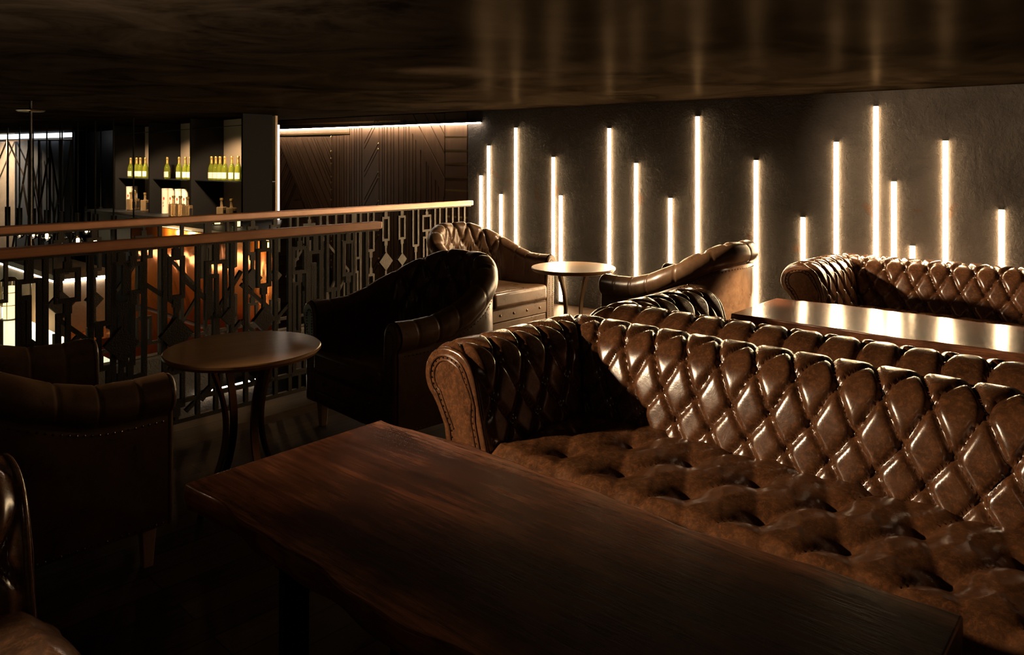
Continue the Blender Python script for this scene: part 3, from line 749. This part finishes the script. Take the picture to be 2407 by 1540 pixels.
# ================================================================== round tables
def make_round(label):
    root = empty('round_table', (0,0,0), 0, label, 'table', 'round cafe tables')
    R = 0.333
    MB().lathe([(0.001,0.656),(R-0.035,0.656),(R-0.012,0.662),(R,0.676),(R,0.686),(R-0.004,0.690),(0.001,0.690)], 72).build('tabletop', M['tabletop'], root, sharp=30)
    MB().lathe([(0.10,0.640),(0.178,0.640),(0.182,0.644),(0.182,0.652),(0.178,0.657),(0.10,0.657)], 48).build('mounting_ring', M['gunmetal'], root, sharp=30)
    for k in range(4):
        a = math.radians(20 + 90*k); m = MB(); n = 26; vs = []; fs = []
        for i in range(n+1):
            t_ = i/n; z = 0.641*(1-t_); r = 0.155 - 0.075*math.sin(math.pi*min(1, t_*1.05))**1.0 + 0.045*t_**3
            for (dr, dt) in ((-0.006,-0.016),(0.006,-0.016),(0.006,0.016),(-0.006,0.016)):
                rr = r+dr; vs.append((rr*math.cos(a)-dt*math.sin(a), rr*math.sin(a)+dt*math.cos(a), z))
        for i in range(n):
            for j in range(4): fs.append((i*4+j, i*4+(j+1)%4, i*4+4+(j+1)%4, i*4+4+j))
        fs += [(0,1,2,3), (n*4+3,n*4+2,n*4+1,n*4)]
        m.add(vs, fs).build('leg', M['gunmetal'], root, sharp=40)
    m = MB(); m.lathe([(0.08,0.30),(0.088,0.30),(0.088,0.312),(0.08,0.312)], 40)
    return root
t1 = make_round('round cafe table by the near railing, dim brushed top with pale reflections')
t1.location = (1.63, 3.17, 0); t1.rotation_euler.z = -0.30
t2 = dup(t1, (4.70, 3.76, 0), -0.46, 'far round cafe table with glowing honey top, between two armchairs')
# ================================================================== live-edge tables
def make_slab(label):
    root = empty('live_edge_table', (0,0,0), 0, label, 'table', 'live-edge plank tables')
    L0, L1, HX = -0.895, 0.895, 0.367
    rnd = random.Random(3); n = 80
    def wav(k, t_): return 0.014*math.sin(5.1*t_+k) + 0.008*math.sin(13*t_+2*k) + 0.004*math.sin(31*t_+3.3*k)
    top, bot = [], []
    for i in range(n+1):
        y = L0+(L1-L0)*i/n; t_ = i/n*1.6
        top.append(Vector((-HX+wav(0.4,t_), y, 0.60))); bot.append(Vector((-HX-0.004+wav(0.9,t_)*1.1+0.02, y, 0.522)))
    top2, bot2 = [], []
    for i in range(n+1):
        y = L1+(L0-L1)*i/n; t_ = i/n*1.6
        top2.append(Vector((HX+wav(2.1,1.6-t_), y, 0.60))); bot2.append(Vector((HX+0.004+wav(1.6,1.6-t_)*1.1-0.02, y, 0.522)))
    T = top+top2; Bm = bot+bot2; m = MB(); k = len(T)
    bulge = [Vector((a.x*0.5+b.x*0.5 + (0.008 if a.x > 0 else -0.008), (a.y+b.y)/2, 0.565)) for a, b in zip(T, Bm)]
    m.add(T+bulge+Bm, [tuple(range(k)), tuple(range(2*k, 3*k))[::-1]] + [(i, (i+1)%k, k+(i+1)%k, k+i) for i in range(k)] + [(k+i, k+(i+1)%k, 2*k+(i+1)%k, 2*k+i) for i in range(k)])
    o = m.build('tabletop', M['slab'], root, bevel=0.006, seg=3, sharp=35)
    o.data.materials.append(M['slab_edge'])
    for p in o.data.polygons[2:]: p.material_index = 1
    for sy in (1, -1):
        for x in (-0.305, 0.045):
            MB().box(x-0.036, x+0.036, sy*0.42-0.012, sy*0.42+0.012, 0.008, 0.513).build('leg', M['black_metal'], root, bevel=0.002)
        MB().box(-0.34, 0.32, sy*0.42-0.03, sy*0.42+0.03, 0.513, 0.5215).build('mounting_plate', M['black_metal'], root, smooth=False)
        MB().box(-0.341, 0.081, sy*0.42-0.03, sy*0.42+0.03, 0.0, 0.008).build('foot', M['black_metal'], root, smooth=False)
    return root
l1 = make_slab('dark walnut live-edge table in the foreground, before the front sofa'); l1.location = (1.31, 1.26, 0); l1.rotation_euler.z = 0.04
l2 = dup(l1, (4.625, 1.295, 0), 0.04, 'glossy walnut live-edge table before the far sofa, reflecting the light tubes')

# ================================================================== bar
# shelving with three bays, back bar below it
BX0, BX1 = 4.40, 4.85
YB = [8.62, 10.02, 11.40, 12.75]
root = empty('bar_shelving', (0,0,0), 0, 'dark three-bay bar shelving unit behind the back bar, holding bottles', 'shelving')
m = MB().box(BX0, BX0+0.385, YB[0]-0.04, YB[0], 0.802, CEIL-0.005).build('end_column', M['matt_black'], root, smooth=False)
for y in YB[1:]: MB().box(BX0, BX1, y-0.02, y+0.02, 0.802, CEIL-0.01).build('partition', M['darkpanel'], root, smooth=False)
for a, b in zip(YB, YB[1:]):
    a2 = a if a == YB[0] else a+0.02
    MB().box(BX1, BX1+0.03, a2, b-0.02, 0.802, CEIL-0.01).build('back_panel', M['taupe'], root, smooth=False)
    MB().box(BX0+0.05, BX1, a2, b-0.02, 1.283, 1.295).build('shelf', M['black'], root, smooth=False)
    MB().box(BX0+0.02, BX0+0.032, a2, b-0.02, 1.97, 1.98).build('light_rail', M['black_metal'], root, smooth=False)
root = empty('back_bar', (0,0,0), 0, 'long back bar counter with glowing amber copper front', 'counter')
ct = MB(); ct.prism([Vector((x, y, 0.765)) for x, y in ((3.70,6.60),(4.985,8.695),(4.985,13.0),(4.05,13.0),(4.05,10.35),(3.70,10.35))], (0,0,0.035))
ct.build('countertop', M['black'], root, bevel=0.004, smooth=False)
ct = MB(); ct.prism([Vector((x, y, -1.4)) for x, y in ((3.78,6.80),(4.9,8.63),(4.9,12.9),(4.10,12.9),(4.10,10.3),(3.78,10.3))], (0,0,2.164))
ct.build('carcass', M['black'], root, smooth=False)
MB().box(3.755, 3.78, 6.74, 10.3, -0.27, 0.74).build('front_panel', M['copper'], root, smooth=False)['label'] = 'glossy amber copper front'
MB().box(3.755, 3.78, 6.74, 10.3, -1.4, -0.32).build('lower_front_panel', M['copper'], root, smooth=False)
MB().box(3.735, 3.752, 8.5, 9.3, 0.752, 0.764).build('light_strip', M['candle'], root, smooth=False)
for y, e in ((9.1, 5.0), (8.75, 2.0), (6.95, 2.5)): point('counter_lamp', (3.66, y, 0.70), e*3, 0.03, (1.0, 0.6, 0.25))
for y in (9.3, 10.7, 12.05):
    spot('shelf_lamp', (3.9, y-0.52, 1.95), (4.7, y+0.2, 1.1), 210, 70, 0.5, 0.05, (1.0, 0.75, 0.48))
# champagne bottles
def champagne(label, loc):
    root = empty('champagne_bottle', loc, 0, label, 'bottle', 'champagne bottles on the bar shelves')
    MB().lathe([(0.001,0.004),(0.036,0.0),(0.043,0.006),(0.043,0.125),(0.040,0.160),(0.028,0.195),(0.0165,0.225),(0.0150,0.245),(0.001,0.245)], 20).build('glass', M['green_glass'], root)
    MB().lathe([(0.0175,0.205),(0.0185,0.215),(0.0165,0.260),(0.0165,0.285),(0.0185,0.288),(0.0185,0.300),(0.015,0.312),(0.001,0.313)], 16).build('foil', M['gold_foil'], root)
    arc = [math.radians(140 + 125*k/12) for k in range(13)]
    MB().grid([[Vector((0.0436*math.cos(a), 0.0436*math.sin(a), z)) for a in arc] for z in (0.026, 0.104)]).build('label', M['paper'], root)
    return root
champ = None
where = {'l': 'left bay', 'm': 'middle bay', 'r': 'right bay'}
CH = [('l',307),('l',321),('l',330),('l',342),('m',393),('m',421),('m',436),('m',447),('r',497),('r',507),('r',517),('r',528.5),('r',545),('r',560)]
cnt = {}
for b, px in CH:
    cnt[b] = cnt.get(b, 0) + 1
    tot = sum(1 for q in CH if q[0] == b)
    p = on_x(px, 400, 4.53)
    lab = 'green champagne bottle, %s from the left on the %s shelf of the bar' % (['first','second','third','fourth','fifth','sixth'][cnt[b]-1], where[b].replace(' bay',' bay\'s'))
    loc = (4.53, p.y, 1.2955)
    if champ is None: champ = champagne(lab, loc)
    else: dup(champ, loc, 0, lab)
# gift tubes with a printed flower
def gift_tube(label, loc):
    root = empty('gift_tube', loc, 0, label, 'bottle tube', 'cream bottle tubes on the back bar')
    b = MB().lathe([(0.001,0.0),(0.044,0.0),(0.044,0.352),(0.001,0.352)], 28).build('tube', M['cream'], root, sharp=30)
    MB().lathe([(0.0445,0.335),(0.0455,0.336),(0.0455,0.356),(0.0440,0.358),(0.001,0.358)], 28).build('lid', M['paper'], root, sharp=30)
    def patch(mat, name, ca, cz, rx, rz, n=12, wob=0.0):
        vs = []
        for k in range(n):
            q = 2*math.pi*k/n; r = 1+wob*math.sin(5*q); a = ca + rx*r*math.cos(q)/0.0445; z = cz + rz*r*math.sin(q)
            vs.append((0.0446*math.cos(a), 0.0446*math.sin(a), z))
        MB().add(vs, [tuple(range(n))]).build(name, mat, root, smooth=False)
    A0 = math.radians(-150)                                   # faces the lounge
    patch(M['red'], 'printed_flower', A0+0.25, 0.215, 0.012, 0.022, 14, 0.12)
    k = MB()
    for (u, z, du, dz) in ((0.0,0.165,0.015,0.004),(0.004,0.150,0.004,0.016),(-0.006,0.138,0.013,0.004),(0.0,0.120,0.016,0.004),(0.006,0.108,0.004,0.012),(-0.005,0.096,0.012,0.004),(0.0,0.186,0.010,0.004)):
        vs = [(0.0447*math.cos(A0+(u+a*du)/0.0445), 0.0447*math.sin(A0+(u+a*du)/0.0445), z+b_*dz) for a, b_ in ((-1,-1),(1,-1),(1,1),(-1,1))]
        k.add(vs, [(0,1,2,3)])
    k.build('printed_strokes', M['ink'], root, smooth=False)
    return root
gt = None
for px, X, lab in ((304,4.50,'cream bottle tube with a red flower, alone in the left bay behind a clear bottle'),(316,4.62,'cream bottle tube half hidden behind another in the left bay'),
                   (388,4.50,'cream bottle tube with a red flower, leftmost in the middle bay row'),(403,4.56,'cream bottle tube, second from left in the middle bay row'),
                   (419,4.52,'cream bottle tube, third from left in the middle bay row'),(435,4.58,'cream bottle tube with a red flower, right of the middle bay row')):
    p = on_x(px, 480, X); loc = (X, p.y, 0.801)
    if gt is None: gt = gift_tube(lab, loc)
    else: dup(gt, loc, 0, lab)
def decanter(label, loc):
    root = empty('square_bottle', loc, 0.5, label, 'bottle', 'square spirit bottles on the back bar')
    MB().add([(a*0.048, b*0.048, z) for z in (0.0, 0.17) for a, b in ((-1,-1),(1,-1),(1,1),(-1,1))] , [(3,2,1,0),(4,5,6,7),(0,1,5,4),(1,2,6,5),(2,3,7,6),(3,0,4,7)]).build('glass', M['amber_glass'], root, bevel=0.012, seg=3)
    MB().lathe([(0.022,0.171),(0.017,0.185),(0.016,0.245),(0.019,0.25),(0.001,0.251)], 14).build('neck', M['amber_glass'], root)
    MB().lathe([(0.021,0.2515),(0.022,0.254),(0.022,0.278),(0.001,0.28)], 14).build('stopper', M['gold_foil'], root)
    MB().box(-0.030, 0.030, -0.0495, -0.0488, 0.03, 0.13).build('label', M['ink'], root, smooth=False)
    return root
dc = None
for px, X, lab in ((308,4.45,'square spirit bottle in front of the cream tube in the left bay'),(318,4.56,'square spirit bottle behind the left front one in the left bay'),(341,4.50,'square spirit bottle on its own at the right of the left bay'),
                   (408,4.32,'square spirit bottle before the second cream tube in the middle bay'),(424,4.34,'square spirit bottle before the third cream tube in the middle bay'),(441,4.28,'square spirit bottle at the right end of the middle bay'),
                   (521,4.42,'square spirit bottle, left of two standing alone in the right bay'),(544,4.42,'square spirit bottle, right of two standing alone in the right bay')):
    p = on_x(px, 500, X); loc = (X, p.y, 0.801)
    if dc is None: dc = decanter(lab, loc)
    else: dup(dc, loc, 0.5, lab)
cd = None
for px, X, lab in ((511,4.05,'lit pillar candle on the back bar, left of the two bottles in the right bay'),(558,4.05,'lit pillar candle on the back bar, at its right end by the black column')):
    p = on_x(px, 530, X)
    if cd is None:
        cd = empty('pillar_candle', (X, p.y, 0.801), 0, lab, 'candle', 'lit candles on the back bar')
        MB().lathe([(0.001,0.012),(0.030,0.012),(0.032,0.016),(0.032,0.105),(0.028,0.11),(0.001,0.106)], 18).build('wax', M['candle'], cd)
        MB().lathe([(0.001,0.0),(0.055,0.0),(0.062,0.006),(0.062,0.011),(0.001,0.0115)], 20).build('dish', M['clear_glass'], cd)
    else: dup(cd, (X, p.y, 0.801), 0, lab)
# upright light at the edge of the bar column
p = on_line(647, (4.93, 0), (4.93, 10))[0]
root = empty('upright_light', (4.93, p.y, 0.803), 0, 'tall white upright light strip at the right edge of the black bar column', 'light strip')
MB().box(-0.035, 0.035, -0.045, -0.035, 0.0, 1.20).build('diffuser', M['led_soft'], root, smooth=False)
MB().box(-0.037, 0.040, -0.0345, 0.02, 0.0, 1.20).build('housing', M['black_metal'], root, smooth=False)
# pendant lamps over the front bar
def pendant(label, loc, zs0, zs1, zb):
    root = empty('pendant_lamp', loc, 0, label, 'pendant lamp', 'black rod pendant lamps with clear globes over the bar')
    z = lambda v: v - loc[2]
    MB().tube([(0,0,z(CEIL-0.0005)),(0,0,z(zs0))], 0.011, 8).build('rod', M['black_metal'], root)
    MB().lathe([(0.001,z(zs1)),(0.040,z(zs1)),(0.040,z(zs0)),(0.001,z(zs0))], 16).build('socket', M['black_metal'], root, sharp=30)
    R = 0.072; pr = [(0.022, z(zb)+R*0.95)]
    for k in range(1, 13):
        a = math.radians(18 + k*13.4); pr.append((max(0.001, R*math.sin(a)), z(zb)+R*math.cos(a)))
    bulb = MB().lathe(pr, 20).build('bulb', M['clear_glass'], root)
    MB().lathe([(0.001,z(zb)-0.02),(0.014,z(zb)-0.012),(0.016,z(zb)+0.03),(0.008,z(zb)+0.045),(0.001,z(zb)+0.045)], 10).build('filament', M['filament'], bulb)
    MB().lathe([(0.010,z(zb)+0.045),(0.020,z(zb)+0.068),(0.022,z(zs1)),(0.010,z(zs1))], 12).build('cap', M['brass'], root)
    return root
PA_ = [(18,299.5),(46,297),(78,296),(110,293),(146,290),(183,287),(224,284),(267,281),(314,277)]
PB_ = [(141,305),(171,303),(203,301),(237,299),(273,297)]
NTH = ['leftmost','second','third','fourth','fifth','sixth','seventh','eighth','ninth']
pproto = None
for row, L in (('front', PA_), ('rear', PB_)):
    for i, (px, py) in enumerate(L):
        q = on_z(px, py, CEIL)
        zs = 0.80 - 0.006*i
        lab = '%s globe pendant%s in the %s row over the bar' % (NTH[i], '' if i == 0 else ' from the left', row)
        loc = (q.x, q.y, 0.30)
        if pproto is None: pproto = pendant(lab, loc, 0.80, 0.46, 0.375)
        else: dup(pproto, loc, 0, lab)
# slender pole with a disc under the ceiling
q = on_z(72, 237, CEIL)
root = empty('ceiling_pole', (q.x, q.y, -0.2), 0, 'slender black ceiling pole with a small disc near its top, left over the bar', 'pole')
MB().tube([(0,0,CEIL+0.2-0.0005),(0,0,1.0)], 0.014, 8).build('pole', M['black_metal'], root)
MB().tube([(0,0,1.0),(0,0,0.2)], 0.008, 8).build('chain', M['gunmetal'], root)
MB().lathe([(0.02,CEIL+0.2-0.10),(0.11,CEIL+0.2-0.105),(0.125,CEIL+0.2-0.095),(0.12,CEIL+0.2-0.085),(0.02,CEIL+0.2-0.08)], 24).build('disc', M['gunmetal'], root)
# front bar with lit onyx top, service station behind it
root = empty('front_bar', (0,0,0), 0, 'front bar with glowing pale onyx top behind the railing at left', 'counter')
MB().box(0.9, 2.25, 6.45, 13.5, -0.13, -0.09).build('onyx_top', M['onyx'], root, smooth=False)
MB().box(1.0, 2.20, 6.5, 13.4, -1.40, -0.131).build('carcass', M['black'], root, smooth=False)
pa = on_line(172, (2.62, 0), (2.62, 9))[0]
root = empty('service_station', (2.62, pa.y, -1.4), 0, 'service station with lit white top edge, concrete front and orange copper base at far left', 'counter')
y1 = 3.2
MB().box(0.0, 0.5, 0.0, y1, 0.0, 1.03).build('copper_base', M['copper'], root, smooth=False)
MB().box(0.0, 0.5, 0.55, y1, 1.031, 1.60).build('concrete_front', M['concrete'], root, smooth=False)
MB().box(-0.05, 0.55, 0.5, y1, 1.64, 1.70).build('countertop', M['dconcrete'], root, smooth=False)
MB().box(-0.01, 0.5, 0.52, y1, 1.601, 1.639).build('light_strip', M['led_white'], root, smooth=False)
point('counter_lamp', (2.35, pa.y+1.2, -0.35), 14, 0.05, (1.0, 0.65, 0.3))
p = on_x(22, 655, 2.12)
root = empty('lantern', (2.12, p.y, -0.0895), 0, 'glowing caged lantern standing on the onyx bar at far left', 'lantern')
MB().lathe([(0.001,0.012),(0.055,0.012),(0.058,0.03),(0.055,0.34),(0.001,0.34)], 16).build('glow_core', M['candle'], root)
MB().lathe([(0.08,0.0),(0.082,0.004),(0.082,0.011),(0.001,0.0115)], 16).build('base', M['black_metal'], root)
MB().lathe([(0.082,0.40),(0.05,0.43),(0.02,0.44),(0.001,0.441)], 16).build('cap', M['brass'], root)
wb2 = MB()
for k in range(6):
    a = k*math.pi/3; wb2.tube([(0.074*math.cos(a),0.074*math.sin(a),0.0115),(0.074*math.cos(a),0.074*math.sin(a),0.402)], 0.004, 6)
for z in (0.15, 0.28): wb2.tube([(0.074*math.cos(a*math.pi/12),0.074*math.sin(a*math.pi/12),z) for a in range(24)], 0.004, 6, closed=True)
wb2.build('cage', M['brass'], root)
# far end: concrete wall, blue-black panels with a metal frame, cove light
SA_, SB_ = Vector((3.40, 20.2, 0)), Vector((4.58, 15.25, 0))
su = (SB_-SA_).normalized(); sn = Vector((su.y, -su.x, 0)); sn = sn if sn.x < 0 else -sn
def spt(px, off=0.0):
    p, t = on_line(px, SA_ + sn*off, SB_ + sn*off); return p, t
def sprism(px0, px1, z0, z1, o0, o1):
    a, _ = spt(px0, o0); b_, _ = spt(px1, o0); e = sn*(o1-o0)
    return [a+Vector((0,0,z0)), b_+Vector((0,0,z0)), b_+Vector((0,0,z1)), a+Vector((0,0,z1))], e
struct(MB().prism(*sprism(-90, 60, -1.4, CEIL, -0.2, 0.0)).build('wall_concrete', M['concrete'], smooth=False))
t = NT('blue_black_lacquer'); t.set(Base_Color=(0.05,0.056,0.066), Roughness=0.35); M['lacquer'] = t.m
struct(MB().prism(*sprism(60, 176, -1.4, CEIL, -0.2, 0.0)).build('wall_lacquer', M['lacquer'], smooth=False))
sc = empty('metal_screen', (0,0,0), 0, 'slim metal frame screen with V-shaped diagonals before the far wall at left', 'screen')
def zpx(px, py, off): 
    p, t = spt(px, off); return p + Vector((0,0,HC-(py-HOR)/F_PX*t))
for px in (18, 68, 92, 117, 141, 169):
    a = zpx(px, 328, 0.14); MB().tube([a, Vector((a.x, a.y, -1.4))], 0.022, 4).build('upright', M['gunmetal'], sc, smooth=False)
for (x0, y0, x1, y1_) in ((16,332,-20,420),(19,332,57,415),(70,332,54,432),(74,372,92,480),(116,330,139,478),(113,370,93,490),(168,330,146,470),(92,480,108,560),(146,470,120,600),(57,415,20,640),(54,432,90,640)):
    MB().tube([zpx(x0,y0,0.14), zpx(x1,y1_,0.14)], 0.018, 4).build('diagonal', M['gunmetal'], sc, smooth=False)
a, b_ = zpx(-60, 331, 0.14), zpx(172, 328, 0.14)
MB().tube([a, b_], 0.02, 4).build('top_rail', M['gunmetal'], sc, smooth=False)
cv = empty('cove_light', (0,0,0), 0, 'bright white cove light along the top of the far wall at left', 'light strip')
a, b_ = zpx(-60, 324, 0.10), zpx(170, 317, 0.10)
MB().add([a+Vector((0,0,0.045)), b_+Vector((0,0,0.04)), b_-Vector((0,0,0.04)), a-Vector((0,0,0.045)), a+sn*0.02+Vector((0,0,0.045)), b_+sn*0.02+Vector((0,0,0.04)), b_+sn*0.02-Vector((0,0,0.04)), a+sn*0.02-Vector((0,0,0.045))], [(0,1,2,3),(7,6,5,4),(0,4,5,1),(1,5,6,2),(2,6,7,3),(3,7,4,0)]).build('diffuser', M['cove'], cv, smooth=False)
q, _ = spt(28); q = q + sn*0.9; spot('wall_washer', (q.x, q.y, 1.9), (q.x-sn.x*0.9, q.y-sn.y*0.9, 0.9), 230, 120, 0.6, 0.1, (1.0, 0.75, 0.5))
